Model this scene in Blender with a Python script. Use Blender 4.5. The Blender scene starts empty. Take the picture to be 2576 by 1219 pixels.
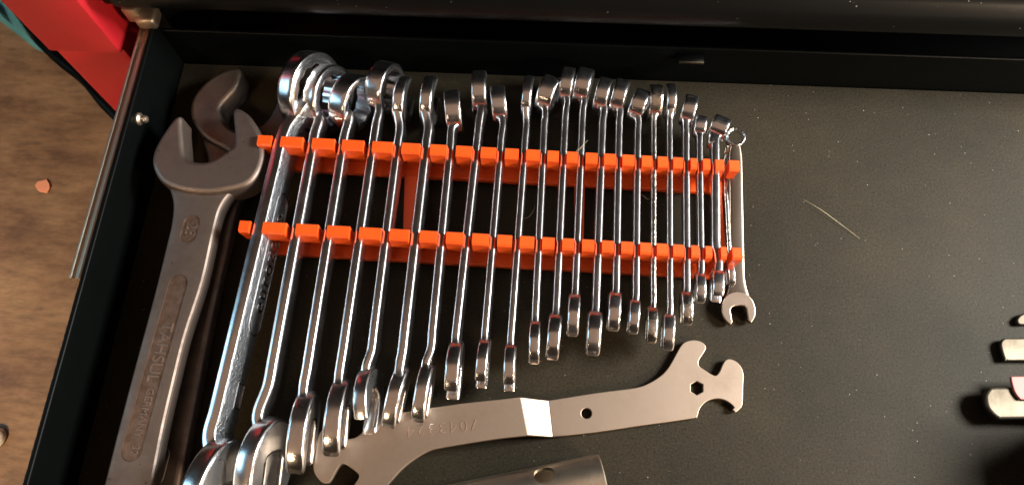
import bpy, bmesh, math, random
from mathutils import Vector, Matrix
from mathutils.geometry import tessellate_polygon
random.seed(7)
MM = 0.001
scene = bpy.context.scene
col = scene.collection

# ------------------------------------------------------------------ camera
CR = Vector((.9978, .0605, -.0269)); CU = Vector((-.0464, .9296, .3655)); CB = Vector((.0471, -.3634, .9304))
CH = 372.0; CF = 1935.0                      # height above the liner (mm), focal length in units of a 2576 wide picture
cd = bpy.data.cameras.new('camera'); cam = bpy.data.objects.new('camera', cd); col.objects.link(cam)
rm = Matrix((CR, CU, CB)).transposed().to_quaternion().normalized()
cam.matrix_world = Matrix.LocRotScale(Vector((0, 0, CH * MM)), rm, None)
cd.sensor_width = 36; cd.lens = 36 * CF / 2576; cd.clip_start = 0.01; cd.clip_end = 20
cd.dof.use_dof = True; cd.dof.focus_distance = 0.385; cd.dof.aperture_fstop = 13
scene.camera = cam

# ------------------------------------------------------------------ light
scene.view_settings.view_transform = 'Standard'; scene.view_settings.look = 'None'
scene.view_settings.exposure = 0; scene.view_settings.gamma = 1
w = bpy.data.worlds.new('World'); scene.world = w; w.use_nodes = True
w.node_tree.nodes['Background'].inputs[0].default_value = (1.0, .62, .38, 1)
w.node_tree.nodes['Background'].inputs[1].default_value = 0.02
def lamp(name, loc, target, size, sy, power, color, spread=180):
    l = bpy.data.lights.new(name, 'AREA'); l.shape = 'RECTANGLE'; l.size = size; l.size_y = sy
    l.energy = power; l.color = color; l.spread = math.radians(spread)
    o = bpy.data.objects.new(name, l); col.objects.link(o); o.location = loc
    o.rotation_euler = (Vector(target) - Vector(loc)).to_track_quat('-Z', 'Y').to_euler()
lamp('work_lamp', (0.66, -0.30, 0.42), (0, .12, 0), .13, .13, 7.5, (1.0, .74, .50))
lamp('right_window', (0.64, 0.19, 0.43), (0.1, .15, 0), .20, .20, 17.0, (.98, .97, .93))
lamp('left_window', (-1.05, 0.12, 0.55), (0, .12, 0), .45, .40, 2.2, (.45, .78, 1.0))
lamp('ceiling_lamp', (0.0, -0.25, 1.35), (0.0, -0.25, 0), 2.6, 1.4, 3.6, (1.0, .60, .38))
lamp('bench_fill', (-0.62, -0.75, 0.70), (-0.46, -0.08, -0.13), .16, .16, 2.1, (1.0, .68, .40), 46)  # fill light added to brighten the wood; stands for no known lamp

# ------------------------------------------------------------------ projection helpers (mm)
def P(x, y, z):
    """point of the plane at height z that is seen at (x, y) of the 2576 wide photograph"""
    d = CR * (x - 1288) - CU * (y - 609.5) - CB * CF
    t = (z - CH) / d.z
    return Vector((d.x * t, d.y * t, z))
def Q(p):
    p = Vector(p) - Vector((0, 0, CH)); k = -p.dot(CB)
    return 1288 + CF * p.dot(CR) / k, 609.5 - CF * p.dot(CU) / k

# ------------------------------------------------------------------ materials
def newmat(name):
    m = bpy.data.materials.new(name); m.use_nodes = True
    nt = m.node_tree; b = nt.nodes['Principled BSDF']
    return m, nt, b
def node(nt, t, **kw):
    n = nt.nodes.new(t)
    for k, v in kw.items(): setattr(n, k, v)
    return n
def noise(nt, scale, detail=4, rough=.6, coord='Object', stretch=None):
    tc = node(nt, 'ShaderNodeTexCoord'); n = node(nt, 'ShaderNodeTexNoise')
    n.inputs['Scale'].default_value = scale; n.inputs['Detail'].default_value = detail
    n.inputs['Roughness'].default_value = rough
    if stretch:
        mp = node(nt, 'ShaderNodeMapping'); mp.inputs['Scale'].default_value = stretch[:3]
        if len(stretch) > 3: mp.inputs['Rotation'].default_value = (0, 0, stretch[3])
        nt.links.new(tc.outputs[coord], mp.inputs[0]); nt.links.new(mp.outputs[0], n.inputs['Vector'])
    else: nt.links.new(tc.outputs[coord], n.inputs['Vector'])
    return n
def ramp(nt, src, stops):
    r = node(nt, 'ShaderNodeValToRGB'); e = r.color_ramp.elements
    while len(e) < len(stops): e.new(.5)
    for el, (p, c) in zip(e, stops):
        el.position = p; el.color = c if len(c) == 4 else (*c, 1)
    nt.links.new(src, r.inputs[0]); return r
def bump(nt, b, src, strength, dist):
    n = node(nt, 'ShaderNodeBump'); n.inputs['Strength'].default_value = strength; n.inputs['Distance'].default_value = dist
    nt.links.new(src, n.inputs['Height']); nt.links.new(n.outputs[0], b.inputs['Normal']); return n
def metal(name, c0, c1, r0, r1, scale=90, bscale=500, bstr=.12, bdist=.0001, spots=None):
    m, nt, b = newmat(name); b.inputs['Metallic'].default_value = 1
    n = noise(nt, scale, 6); r = ramp(nt, n.outputs[0], [(.32, c0), (.68, c1)])
    out = r.outputs[0]
    if spots:
        s = noise(nt, spots[0], 3, .5); sr = ramp(nt, s.outputs[0], [(spots[1], (0, 0, 0)), (spots[1] + .05, (1, 1, 1))])
        mx = node(nt, 'ShaderNodeMixRGB'); nt.links.new(sr.outputs[0], mx.inputs[0])
        nt.links.new(out, mx.inputs[1]); mx.inputs[2].default_value = (*spots[2], 1); out = mx.outputs[0]
    nt.links.new(out, b.inputs['Base Color'])
    rr = ramp(nt, n.outputs[0], [(.3, (r1,) * 3), (.7, (r0,) * 3)]); nt.links.new(rr.outputs[0], b.inputs['Roughness'])
    n2 = noise(nt, bscale, 4); bump(nt, b, n2.outputs[0], bstr, bdist)
    return m
CHROME = metal('chrome', (.66, .66, .68), (.80, .80, .82), .17, .27, 120, 260, .045, .0002)
CHROME_CAST = metal('cast_chrome', (.55, .52, .46), (.80, .78, .74), .15, .30, 160, 420, .9, .0004)
CHROME_SIDE = metal('hammered_chrome', (.36, .40, .44), (.56, .60, .64), .28, .42, 160, 700, 1.0, .0009)
JAWFACE = metal('satin_chrome', (.24, .25, .26), (.36, .37, .38), .34, .46, 140, 700, .3)
STEEL = metal('phosphated_steel', (.15, .118, .102), (.255, .21, .183), .50, .64, 60, 900, .45, .00012, (320, .70, (.10, .07, .06)))
PLATE = metal('nickel_plate', (.29, .225, .175), (.40, .315, .25), .48, .60, 50, 1600, .35, .00006, (400, .74, (.30, .22, .18)))
PLATE_TEXT = metal('stamped_digits', (.92, .84, .78), (.96, .88, .82), .22, .28)
STEEL_GRIME = metal('grimy_steel', (.13, .085, .06), (.27, .19, .15), .5, .65, 240, 900, .6, .00015)
STEEL_TEXT = metal('steel_letters', (.42, .36, .33), (.50, .43, .39), .34, .42)
TUBE = metal('dull_nickel', (.50, .43, .34), (.64, .56, .46), .28, .42, 70, 800, .4, .0001, (260, .68, (.30, .20, .12)))
RAIL = metal('zinc_rail', (.40, .34, .27), (.50, .43, .35), .42, .55, 50, 200, .05)
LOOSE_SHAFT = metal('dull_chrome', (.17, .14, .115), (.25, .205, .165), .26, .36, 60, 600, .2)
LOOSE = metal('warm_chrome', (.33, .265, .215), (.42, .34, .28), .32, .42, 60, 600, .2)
BRIGHT = metal('bright_steel', (.075, .062, .045), (.115, .096, .072), .48, .58, 60, 600, .3)

def simple(name, c, rough, spec=.5, bscale=None, bstr=.2, bdist=.0001, coat=0, c2=None, nscale=60):
    m, nt, b = newmat(name); b.inputs['Roughness'].default_value = rough
    b.inputs['Specular IOR Level'].default_value = spec; b.inputs['Coat Weight'].default_value = coat
    n = noise(nt, nscale, 5); r = ramp(nt, n.outputs[0], [(.3, c), (.7, c2 or tuple(v * 1.15 for v in c))])
    nt.links.new(r.outputs[0], b.inputs['Base Color'])
    if bscale: bump(nt, b, noise(nt, bscale, 3).outputs[0], bstr, bdist)
    return m
ORANGE = simple('orange_plastic', (.66, .068, .006), .42, .45, 500, .4, .0003, c2=(.76, .088, .009))
REDPAINT = simple('red_paint', (.40, .013, .020), .42, .5, 300, .05)
BLACKPAINT = simple('black_paint', (.0016, .0022, .0022), .40, .08, 900, .3, .00008)
PINK = simple('pink_tape', (.40, .125, .10), .55)
CHIP = simple('leaf_chip', (.62, .27, .17), .7)
FIBRE = simple('fibre', (.55, .45, .28), .6)
PEBBLE = simple('white_plastic', (.62, .62, .62), .3)

def dusty_black():
    m, nt, b = newmat('dusty_black_paint'); b.inputs['Roughness'].default_value = .30
    tc = node(nt, 'ShaderNodeTexCoord'); v = node(nt, 'ShaderNodeTexVoronoi'); v.inputs['Scale'].default_value = 230
    nt.links.new(tc.outputs['Object'], v.inputs['Vector'])
    r = ramp(nt, v.outputs['Distance'], [(.05, (1, 1, 1)), (.11, (0, 0, 0))])
    n = noise(nt, 150, 3); r2 = ramp(nt, n.outputs[0], [(.55, (0, 0, 0)), (.68, (1, 1, 1))])
    mu = node(nt, 'ShaderNodeMixRGB', blend_type='MULTIPLY'); mu.inputs[0].default_value = 1
    nt.links.new(r.outputs[0], mu.inputs[1]); nt.links.new(r2.outputs[0], mu.inputs[2])
    mx = node(nt, 'ShaderNodeMixRGB'); nt.links.new(mu.outputs[0], mx.inputs[0])
    mx.inputs[1].default_value = (.004, .004, .0036, 1); b.inputs['Specular IOR Level'].default_value = .16; mx.inputs[2].default_value = (.30, .29, .26, 1)
    nt.links.new(mx.outputs[0], b.inputs['Base Color'])
    bump(nt, b, noise(nt, 40, 3).outputs[0], .1, .0005)
    return m
DUSTY = dusty_black()
def liner_mat():
    m, nt, b = newmat('liner_rubber'); b.inputs['Roughness'].default_value = .62; b.inputs['Specular IOR Level'].default_value = .14
    n = noise(nt, 11, 7, .68); r = ramp(nt, n.outputs[0], [(.28, (.0140, .0112, .0064)), (.72, (.0295, .0236, .0136))])
    f = noise(nt, 900, 3, .7); fr = ramp(nt, f.outputs[0], [(.30, (.40, .40, .40)), (.48, (.92, .92, .92)), (.60, (1.1, 1.1, 1.1)), (.74, (1.9, 1.85, 1.7))])
    mu = node(nt, 'ShaderNodeMixRGB', blend_type='MULTIPLY'); mu.inputs[0].default_value = 1
    nt.links.new(r.outputs[0], mu.inputs[1]); nt.links.new(fr.outputs[0], mu.inputs[2])
    tc = node(nt, 'ShaderNodeTexCoord'); v = node(nt, 'ShaderNodeTexVoronoi'); v.inputs['Scale'].default_value = 120
    nt.links.new(tc.outputs['Object'], v.inputs['Vector'])
    vr = ramp(nt, v.outputs['Distance'], [(.022, (1, 1, 1)), (.05, (0, 0, 0))])
    mx = node(nt, 'ShaderNodeMixRGB'); nt.links.new(vr.outputs[0], mx.inputs[0]); nt.links.new(mu.outputs[0], mx.inputs[1])
    mx.inputs[2].default_value = (.12, .11, .09, 1)
    nt.links.new(mx.outputs[0], b.inputs['Base Color']); bump(nt, b, f.outputs[0], .30, .0002)
    return m
LINER = liner_mat()
def wood_mat():
    m, nt, b = newmat('worn_wood'); b.inputs['Roughness'].default_value = .55
    n = noise(nt, 15, 9, .68, stretch=(.8, 1.4, 1, .45)); r = ramp(nt, n.outputs[0], [(.28, (.10, .055, .029)), (.42, (.24, .145, .078)), (.56, (.33, .215, .120)), (.75, (.44, .31, .185))])
    g = noise(nt, 190, 6, .75, stretch=(.3, 1.3, 1, .45)); gr = ramp(nt, g.outputs[0], [(.3, (.55, .52, .50)), (.6, (1.05, 1.05, 1.05))])
    s = noise(nt, 5, 3, .5); sr = ramp(nt, s.outputs[0], [(.35, (.62, .60, .58)), (.6, (1, 1, 1))])
    a = node(nt, 'ShaderNodeMixRGB', blend_type='MULTIPLY'); a.inputs[0].default_value = 1
    nt.links.new(r.outputs[0], a.inputs[1]); nt.links.new(gr.outputs[0], a.inputs[2])
    c = node(nt, 'ShaderNodeMixRGB', blend_type='MULTIPLY'); c.inputs[0].default_value = 1
    nt.links.new(a.outputs[0], c.inputs[1]); nt.links.new(sr.outputs[0], c.inputs[2])
    nt.links.new(c.outputs[0], b.inputs['Base Color']); bump(nt, b, g.outputs[0], .3, .0006)
    return m
WOOD = wood_mat()
TEAL = simple('teal_cloth', (.045, .17, .20), .85, .2, 500, .8, .0006, c2=(.08, .25, .28), nscale=30)

# ------------------------------------------------------------------ object helpers
def root(name, loc, label, cat, group=None):
    o = bpy.data.objects.new(name, None); col.objects.link(o); o.location = Vector(loc) * MM
    o.empty_display_size = .01; o['label'] = label; o['category'] = cat
    if group: o['group'] = group
    return o
def build(name, verts, faces, mat, parent=None, angle=35, label=None, flat=False, capmat=None):
    """verts in world mm"""
    off = parent_loc(parent) if parent else Vector((0, 0, 0))
    me = bpy.data.meshes.new(name); me.from_pydata([(Vector(v) * MM - off) for v in verts], [], faces)
    bm = bmesh.new(); bm.from_mesh(me); bmesh.ops.remove_doubles(bm, verts=bm.verts, dist=1e-7)
    bmesh.ops.recalc_face_normals(bm, faces=bm.faces); bm.to_mesh(me); bm.free()
    me.materials.append(mat)
    if not flat:
        me.set_sharp_from_angle(angle=math.radians(angle))
        for p in me.polygons: p.use_smooth = len(p.vertices) != 3
    if capmat:
        me.materials.append(capmat)
        for p in me.polygons:
            if len(p.vertices) == 3: p.material_index = 1
    o = bpy.data.objects.new(name, me); col.objects.link(o)
    if parent: o.parent = parent
    if label: o['label'] = label
    return o
def parent_loc(o):
    v = Vector((0, 0, 0))
    while o: v += o.location; o = o.parent
    return v
def box(name, lo, hi, mat, parent=None, bev=0, seg=2, rot=None, label=None, piv=None):
    bm = bmesh.new(); bmesh.ops.create_cube(bm, size=1)
    lo = Vector(lo); hi = Vector(hi); c = (lo + hi) / 2; s = hi - lo
    for v in bm.verts: v.co = Vector((v.co.x * s.x, v.co.y * s.y, v.co.z * s.z)) + c
    if bev: bmesh.ops.bevel(bm, geom=bm.edges[:], offset=bev, segments=seg, affect='EDGES', profile=.5)
    vs = [v.co.copy() for v in bm.verts]
    if rot is not None:
        p = Vector(piv); R = Matrix.Rotation(rot, 3, 'Z'); vs = [R @ (v - p) + p for v in vs]
    bm.verts.index_update(); fs = [[v.index for v in f.verts] for f in bm.faces]; bm.free()
    return build(name, vs, fs, mat, parent, label=label)
def area2(pl): return sum(a[0] * b[1] - b[0] * a[1] for a, b in zip(pl, pl[1:] + pl[:1]))
def inset(pl, d):
    """move every vertex of a ccw outline inwards by d"""
    n = len(pl); out = []
    for i in range(n):
        p0 = Vector(pl[i - 1][:2]); p = Vector(pl[i][:2]); p1 = Vector(pl[(i + 1) % n][:2])
        a = (p - p0).normalized(); b = (p1 - p).normalized()
        na = Vector((-a.y, a.x)); nb = Vector((-b.y, b.x)); m = na + nb
        if m.length < .3: m = na
        m.normalize(); k = d / max(.5, m.dot(na)); out.append((p.x + m.x * k, p.y + m.y * k))
    return out
def prism(outline, layers, holes=(), O=Vector((0, 0, 0)), A=Vector((1, 0, 0)), B=Vector((0, 1, 0)), C=Vector((0, 0, 1)), warp=None):
    """solid from a 2D outline; layers = [(height, inset)] from bottom to top"""
    ol = list(outline)
    if area2(ol) < 0: ol.reverse()
    hs = []
    for h in holes:
        h = list(h)
        if area2(h) > 0: h.reverse()
        hs.append(h)
    verts = []; faces = []; idx = []
    for (z, d) in layers:
        rows = []
        for lp in [ol] + hs:
            pts = inset(lp, d) if d else lp
            r = []
            for (x, y) in pts: r.append(len(verts)); verts.append((x, y, z))
            rows.append(r)
        idx.append(rows)
    for a, b in zip(idx, idx[1:]):
        for ra, rb in zip(a, b):
            n = len(ra)
            for i in range(n): faces.append((ra[i], ra[(i + 1) % n], rb[(i + 1) % n], rb[i]))
    for rows in (idx[0], idx[-1]):
        flat = [i for r in rows for i in r]
        tri = tessellate_polygon([[Vector((verts[i][0], verts[i][1], 0)) for i in r] for r in rows])
        for t in tri: faces.append([flat[k] for k in t])
    if warp: verts = [warp(v) for v in verts]
    vs = [O + A * x + B * y + C * z for (x, y, z) in verts]
    return vs, faces
def edge_layers(t, r):
    """rounded edge profile for thickness t (centred) with edge radius r"""
    h = t / 2
    up = [(h - r, 0), (h - r * .62, r * .10), (h - r * .29, r * .30), (h - r * .07, r * .62), (h, r)]
    return [(-z, d) for z, d in reversed(up)] + up
def smooth_poly(pts, n=3):
    """closed Catmull-Rom through points; a third value 1 marks a corner kept sharp"""
    out = []; N = len(pts)
    for i in range(N):
        p0, p1, p2, p3 = [Vector(pts[(i + k) % N][:2]) for k in (-1, 0, 1, 2)]
        c1 = len(pts[i]) > 2; c2 = len(pts[(i + 1) % N]) > 2
        m1 = (p2 - p1) if c1 else (p2 - p0) / 2; m2 = (p2 - p1) if c2 else (p3 - p1) / 2
        if (p2 - p1).length > 3 * min(m1.length, m2.length) + 1e-6 or (c1 and c2): out.append(tuple(p1)); continue
        for k in range(n):
            t = k / n; out.append(tuple((2*t**3 - 3*t**2 + 1) * p1 + (t**3 - 2*t**2 + t) * m1 + (-2*t**3 + 3*t**2) * p2 + (t**3 - t**2) * m2))
    return out
def loft(stations, nseg=20, expo=.62):
    """stations: (centre, half height vec, half thickness vec[, exponent])"""
    vs = []; fs = []
    for s in stations:
        c, hv, tv = s[:3]; ex = s[3] if len(s) > 3 else expo
        for k in range(nseg):
            a = 2 * math.pi * k / nseg; ca, sa = math.cos(a), math.sin(a)
            vs.append(c + hv * math.copysign(abs(ca) ** ex, ca) + tv * math.copysign(abs(sa) ** ex, sa))
    for i in range(len(stations) - 1):
        for k in range(nseg):
            a = i * nseg + k; b = i * nseg + (k + 1) % nseg
            fs.append((a, b, b + nseg, a + nseg))
    fs.append(list(range(nseg))); fs.append([len(vs) - nseg + k for k in range(nseg)])
    return vs, fs
def curve_pts(pts, n=8):
    out = []
    for i in range(len(pts) - 1):
        p1, p2 = pts[i], pts[i + 1]; p0 = pts[i - 1] if i else p1 * 2 - p2; p3 = pts[i + 2] if i + 2 < len(pts) else p2 * 2 - p1
        d01, d12, d23 = [max(1e-3, (b - a).length) for a, b in ((p0, p1), (p1, p2), (p2, p3))]
        m1 = ((p1 - p0) / d01 * d12 + (p2 - p1)) / 2; m2 = ((p2 - p1) + (p3 - p2) / d23 * d12) / 2
        for k in range(n):
            t = k / n; out.append((2*t**3 - 3*t**2 + 1) * p1 + (t**3 - 2*t**2 + t) * m1 + (-2*t**3 + 3*t**2) * p2 + (t**3 - t**2) * m2)
    out.append(pts[-1]); return out
def text(name, body, O, A, B, C, size, mat, parent, depth=.3, offset=-.012, spacing=1.0):
    cu = bpy.data.curves.new(name, 'FONT'); cu.body = body; cu.size = 1; cu.extrude = 0; cu.offset = offset
    cu.space_character = spacing; cu.align_x = 'CENTER'; cu.align_y = 'CENTER'; cu.resolution_u = 3
    t = bpy.data.objects.new('tmp', cu); col.objects.link(t)
    bpy.context.view_layer.update()
    me = bpy.data.meshes.new_from_object(t.evaluated_get(bpy.context.evaluated_depsgraph_get()))
    bpy.data.objects.remove(t); bpy.data.curves.remove(cu)
    bm = bmesh.new(); bm.from_mesh(me)
    bmesh.ops.remove_doubles(bm, verts=bm.verts, dist=1e-5)
    ex = bmesh.ops.extrude_face_region(bm, geom=bm.faces[:])
    for g in ex['geom']:
        if isinstance(g, bmesh.types.BMVert): g.co.z += depth / size
    bm.verts.index_update()
    vs = [O + A * (v.co.x * size) + B * (v.co.y * size) + C * (v.co.z * size) for v in bm.verts]
    fs = [[v.index for v in f.verts] for f in bm.faces]; bm.free(); bpy.data.meshes.remove(me)
    return build(name, vs, fs, mat, parent, flat=True)
def cut(o, cutters):
    """carve solids out of o and keep the result as plain mesh"""
    for c in cutters:
        m = o.modifiers.new('b', 'BOOLEAN'); m.operation = 'DIFFERENCE'; m.object = c; m.solver = 'EXACT'
    bpy.context.view_layer.update()
    me = bpy.data.meshes.new_from_object(o.evaluated_get(bpy.context.evaluated_depsgraph_get()))
    o.modifiers.clear(); o.data = me
    for p in me.polygons: p.use_smooth = True
    me.set_sharp_from_angle(angle=math.radians(14))
    for c in cutters: bpy.data.objects.remove(c)
Z = Vector((0, 0, 1))

# ================================================================== setting
def structure(o): o['kind'] = 'structure'; return o
FLOORZ = -130
structure(build('wooden_bench_top', [(-2500, -2500, FLOORZ), (2500, -2500, FLOORZ), (2500, 2500, FLOORZ), (-2500, 2500, FLOORZ)], [(0, 1, 2, 3)], WOOD))

LX = -216.0; RY = 247.5; RIMZ = 36
# red tool chest behind and left of the drawer
ch = root('tool_chest', (-257, 262, FLOORZ), 'red tool chest with black dusty drawer fronts behind the open drawer', 'tool chest')
RX0, RX1, CY = -277.5, -236.8, 235.0
def slab(name, pts, mat, bev=0, **k):
    return box(name, pts[0], pts[1], mat, ch, bev, **k)
slab('upper_post', ((RX0, CY, 25), (RX1, 700, 150)), REDPAINT, 1.2)
slab('lower_post', ((RX0 + .5, CY + 3.5, FLOORZ), (RX1 - .6, 700, 24.6)), REDPAINT, .6)
slab('inner_side', ((RX1 - .5, 262, FLOORZ + 2), (LX - 4, 699, 60)), BLACKPAINT)
slab('back_panel', ((LX - 3.9, 420, FLOORZ + 2), (900, 699, 520)), BLACKPAINT)
slab('lower_drawer_front', ((RX1 + 1, CY + 22, FLOORZ + 2), (900, CY + 60, -12)), BLACKPAINT, 1)
# black upper drawer front with a rolled lower edge
prof = [(300, 58.5), (246, 58.5), (241, 59), (238.5, 60.5), (237.3, 63), (237.5, 68), (239.5, 73), (243, 77), (246, 82), (247, 90), (247, 200), (300, 200)]
n = len(prof); X0 = P(292, 8, 62).x
vs = [(x, a, z) for x in (X0, 900) for a, z in prof]
build('upper_drawer_front', vs, [(i, (i + 1) % n, (i + 1) % n + n, i + n) for i in range(n)] + [list(range(n)), list(range(2 * n - 1, n - 1, -1))], DUSTY, ch, 60)
box('lip_bracket', (X0 - 10, 243, 56), (X0 - .5, 262, 63), BLACKPAINT, ch, 1.5, 2)

# drawer
LX = -216.0; RY = 247.5; RIMZ = 36
dr = bpy.data.objects.new('drawer', None); col.objects.link(dr); dr.parent = ch; dr.empty_display_size = .01
dr.location = Vector((-216, 247, -5)) * MM - ch.location; dr['label'] = 'open black drawer'
box('drawer_bottom', (LX - 1, -160, -5), (520, RY + 2, -2.2), BLACKPAINT, dr)
def wall_profile(name, prof, y0, y1, axis, mat):
    vs = []; n = len(prof)
    for y in (y0, y1):
        for (a, z) in prof: vs.append((a, y, z) if axis == 'Y' else (y, a, z))
    fs = [(i, (i + 1) % n, (i + 1) % n + n, i + n) for i in range(n)] + [list(range(n)), list(range(2 * n - 1, n - 1, -1))]
    return build(name, vs, fs, mat, dr, 50)
R1 = 1.1
def rimprof(x, z, w, h0, s):
    """closed section of a folded wall: inner face at x, rim of width w towards s"""
    pts = [(x, h0)]
    for k in range(5): a = math.pi / 2 * k / 4; pts.append((x + s * (R1 - R1 * math.cos(a)), z - R1 + R1 * math.sin(a)))
    for k in range(5): a = math.pi / 2 * k / 4; pts.append((x + s * (w - R1 + R1 * math.sin(a)), z - R1 + R1 * math.cos(a)))
    pts.append((x + s * w, h0)); return pts
wall_profile('side_wall', rimprof(LX, RIMZ, 2.6, -5, -1), -160, RY + 2, 'Y', BLACKPAINT)
wall_profile('outer_flange', rimprof(LX - 2.9, RIMZ - 9, 1.6, -8, -1), -160, RY, 'Y', BLACKPAINT)
wall_profile('rear_wall', rimprof(RY, 30, 2.2, -2, 1), LX, 520, 'X', BLACKPAINT)
# slide rail beside the drawer: a ribbed strip
rp = [(0, 0), (0, 3.0), (.6, 3.9), (1.6, 4.1), (2.4, 3.2), (3.2, 2.8), (4.2, 3.2), (5.0, 4.1), (6.2, 4.1), (7.0, 3.4), (7.2, 0)]
e = P(190, 697, 33); n = len(rp)
x0 = P(170, 697, 32).x; wk = (LX - 4.2 - x0) / 7.2
vs = [(x0 + a * wk, y, 28.6 + b * .85) for y in (e.y, 262) for a, b in rp]
build('slide_rail', vs, [(i, (i + 1) % n, (i + 1) % n + n, i + n) for i in range(n)] + [list(range(n)), list(range(2 * n - 1, n - 1, -1))], RAIL, dr, 50)
# chrome catch at the rear end of the rail
c0 = P(362, 30, 42)
box('rail_catch', (c0.x - 5, c0.y - 6, 34), (c0.x + 6, c0.y + 5, 42), RAIL, dr, 2.2, 3)
box('catch_tongue', (c0.x - 10, c0.y - 3, 36), (c0.x - 2, c0.y + 3, 47), RAIL, dr, 1.2, 2)
# rivet on the side wall
rv = P(372, 300, 28); rv.x = LX
def lathe(prof, O, ax, n=20):
    ax = Vector(ax).normalized(); e1 = ax.orthogonal().normalized(); e2 = ax.cross(e1); vs = []; fs = []
    for (r, h) in prof:
        for k in range(n): a = 2 * math.pi * k / n; vs.append(O + ax * h + (e1 * math.cos(a) + e2 * math.sin(a)) * r)
    for i in range(len(prof) - 1):
        for k in range(n): a = i * n + k; b = i * n + (k + 1) % n; fs.append((a, b, b + n, a + n))
    fs.append(list(range(n))); fs.append(list(range(len(vs) - n, len(vs)))); return vs, fs
vs, fs = lathe([(3.4, -1), (3.4, .8), (2.9, 1.5), (2.0, 1.9), (2.0, 4.0), (1.5, 4.8), (.3, 5.1)], rv, (1, 0, 0))
build('rivet', vs, fs, RAIL, dr)
a = P(1706, 128, 29); b_ = P(1774, 132, 29)
box('stop_tab', (a.x, RY - 5.0, 24.5), (b_.x, RY - .01, 26.0), BLACKPAINT, dr, .4, 1)
box('tab_edge', (a.x + 1, RY - 5.6, 24.2), (b_.x, RY - 5.01, 26.1), BRIGHT, dr, .2, 1)

lin = build('drawer_liner', *prism([(LX + .6, -158), (519, -158), (519, RY - .6), (LX + .6, RY - .6)], [(-2.1, 0), (0, 0)]), LINER)
lin['label'] = 'dark grey speckled rubber liner covering the drawer bottom'; lin['category'] = 'drawer liner'

# teal cloth, chip and bead on the bench
def flatthing(name, pts, z0, h, mat, r=.5, n=3, warp=None):
    w_ = [P(x, y, z0 + h)[:2] + tuple(k) for x, y, *k in pts]
    sp = smooth_poly(w_, n); c = sum((Vector(p) for p in sp), Vector((0, 0))) / len(sp)
    vs, fs = prism(sp, [(0, r * .3), (r * .5, 0), (h - r, 0), (h - r * .3, r * .35), (h, r)], O=Vector((0, 0, z0)), warp=warp)
    o = build(name, vs, fs, mat); return o, c
def recenter(o, c):
    """put the origin of a world-built mesh at c (mm)"""
    c = Vector(c) * MM
    for v in o.data.vertices: v.co -= c
    o.location = c
def soft_sheet(name, pts, h, mat, label, cat, amp):
    w_ = smooth_poly([tuple(P(x, y, FLOORZ)[:2]) for x, y in pts], 5)
    c = sum((Vector(p) for p in w_), Vector((0, 0))) / len(w_); vs = []; fs = []; n = len(w_); K = 9
    for k in range(K):
        f = 1 - k / (K - 1) * .96
        for i, p in enumerate(w_):
            q = c + (Vector(p) - c) * f; e = min(1, k / 2)
            vs.append((q.x, q.y, FLOORZ + .2 + e * h + e * amp * math.sin(q.x * .16 + q.y * .07) * math.sin(i * .21 + k * .3)))
    for k in range(K - 1):
        for i in range(n): a = k * n + i; b = k * n + (i + 1) % n; fs.append((a, b, b + n, a + n))
    fs.append(list(range((K - 1) * n, K * n)))
    o = build(name, vs, fs, mat, angle=80); recenter(o, (c.x, c.y, FLOORZ)); o['label'] = label; o['category'] = cat
soft_sheet('black_sheet', [(-90, -130), (-10, -25), (45, 55), (98, 118), (150, 168), (205, 212), (262, 280), (330, 330), (330, 240), (150, 40), (0, -140)], 3, BLACKPAINT, 'black sheet lying on the bench under the edge of the red chest', 'rubber pad', .5)  # dark band beside the chest, built as a thin black sheet
soft_sheet('teal_cloth', [(-120, -140), (-110, -20), (-40, 26), (0, 54), (45, 88), (88, 122), (112, 134), (104, 112), (70, 66), (36, 20), (8, -24), (-40, -110)], 9, TEAL, 'teal cloth lying on the wooden bench beside the red chest', 'cloth', 2.5)
o, c = flatthing('leaf_chip', [(88, 466, 1), (94, 456), (108, 453), (117, 450, 1), (122, 458), (126, 468), (122, 478), (118, 484, 1), (108, 482), (95, 478)], FLOORZ, 1.4, CHIP, .4)
recenter(o, (c.x, c.y, FLOORZ)); o['label'] = 'small pinkish leaf shaped chip lying on the wood left of the drawer'; o['category'] = 'chip'
bp = P(-8, 1100, FLOORZ)
vs, fs = lathe([(6.2, 0), (6.8, 1), (6.6, 2.4), (5.2, 4.2), (3, 5.2), (.3, 5.6)], bp, (0, 0, 1), 24)
o = build('bead', vs, fs, PEBBLE); recenter(o, bp); o['label'] = 'shiny pale round bead on the wood at the left edge of the photo'; o['category'] = 'bead'

# ================================================================== rack
ZA, ZB = 10.0, 2.0                            # the big heads lift the left end of the rack off the liner
_l = P(718, 432, ZA); _r = P(1795, 490, ZB); _m = P(673, 643, ZA)
ROT = math.atan2(_r.y - _l.y, _r.x - _l.x)
RO = Vector((_l.x, _l.y, 0)); ROWD = (_l.y - _m.y) - .3
def z0(x): return ZA + (ZB - ZA) * x / (_r.x - _l.x)
ca, sa = math.cos(ROT), math.sin(ROT)
def rackpt(x, y, z, row): return Vector((RO.x + x * ca - (y - row * ROWD) * sa, RO.y + x * sa + (y - row * ROWD) * ca, z + z0(x)))
rack = root('wrench_rack', RO, 'orange red plastic rack of two slotted bars holding the row of chrome wrenches', 'wrench rack')
def xat(u, y, z, row):
    lo, hi = -120.0, 330.0
    for _ in range(40):
        m = (lo + hi) / 2
        if Q(rackpt(m, y, z, row))[0] < u: lo = m
        else: hi = m
    return lo
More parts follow.
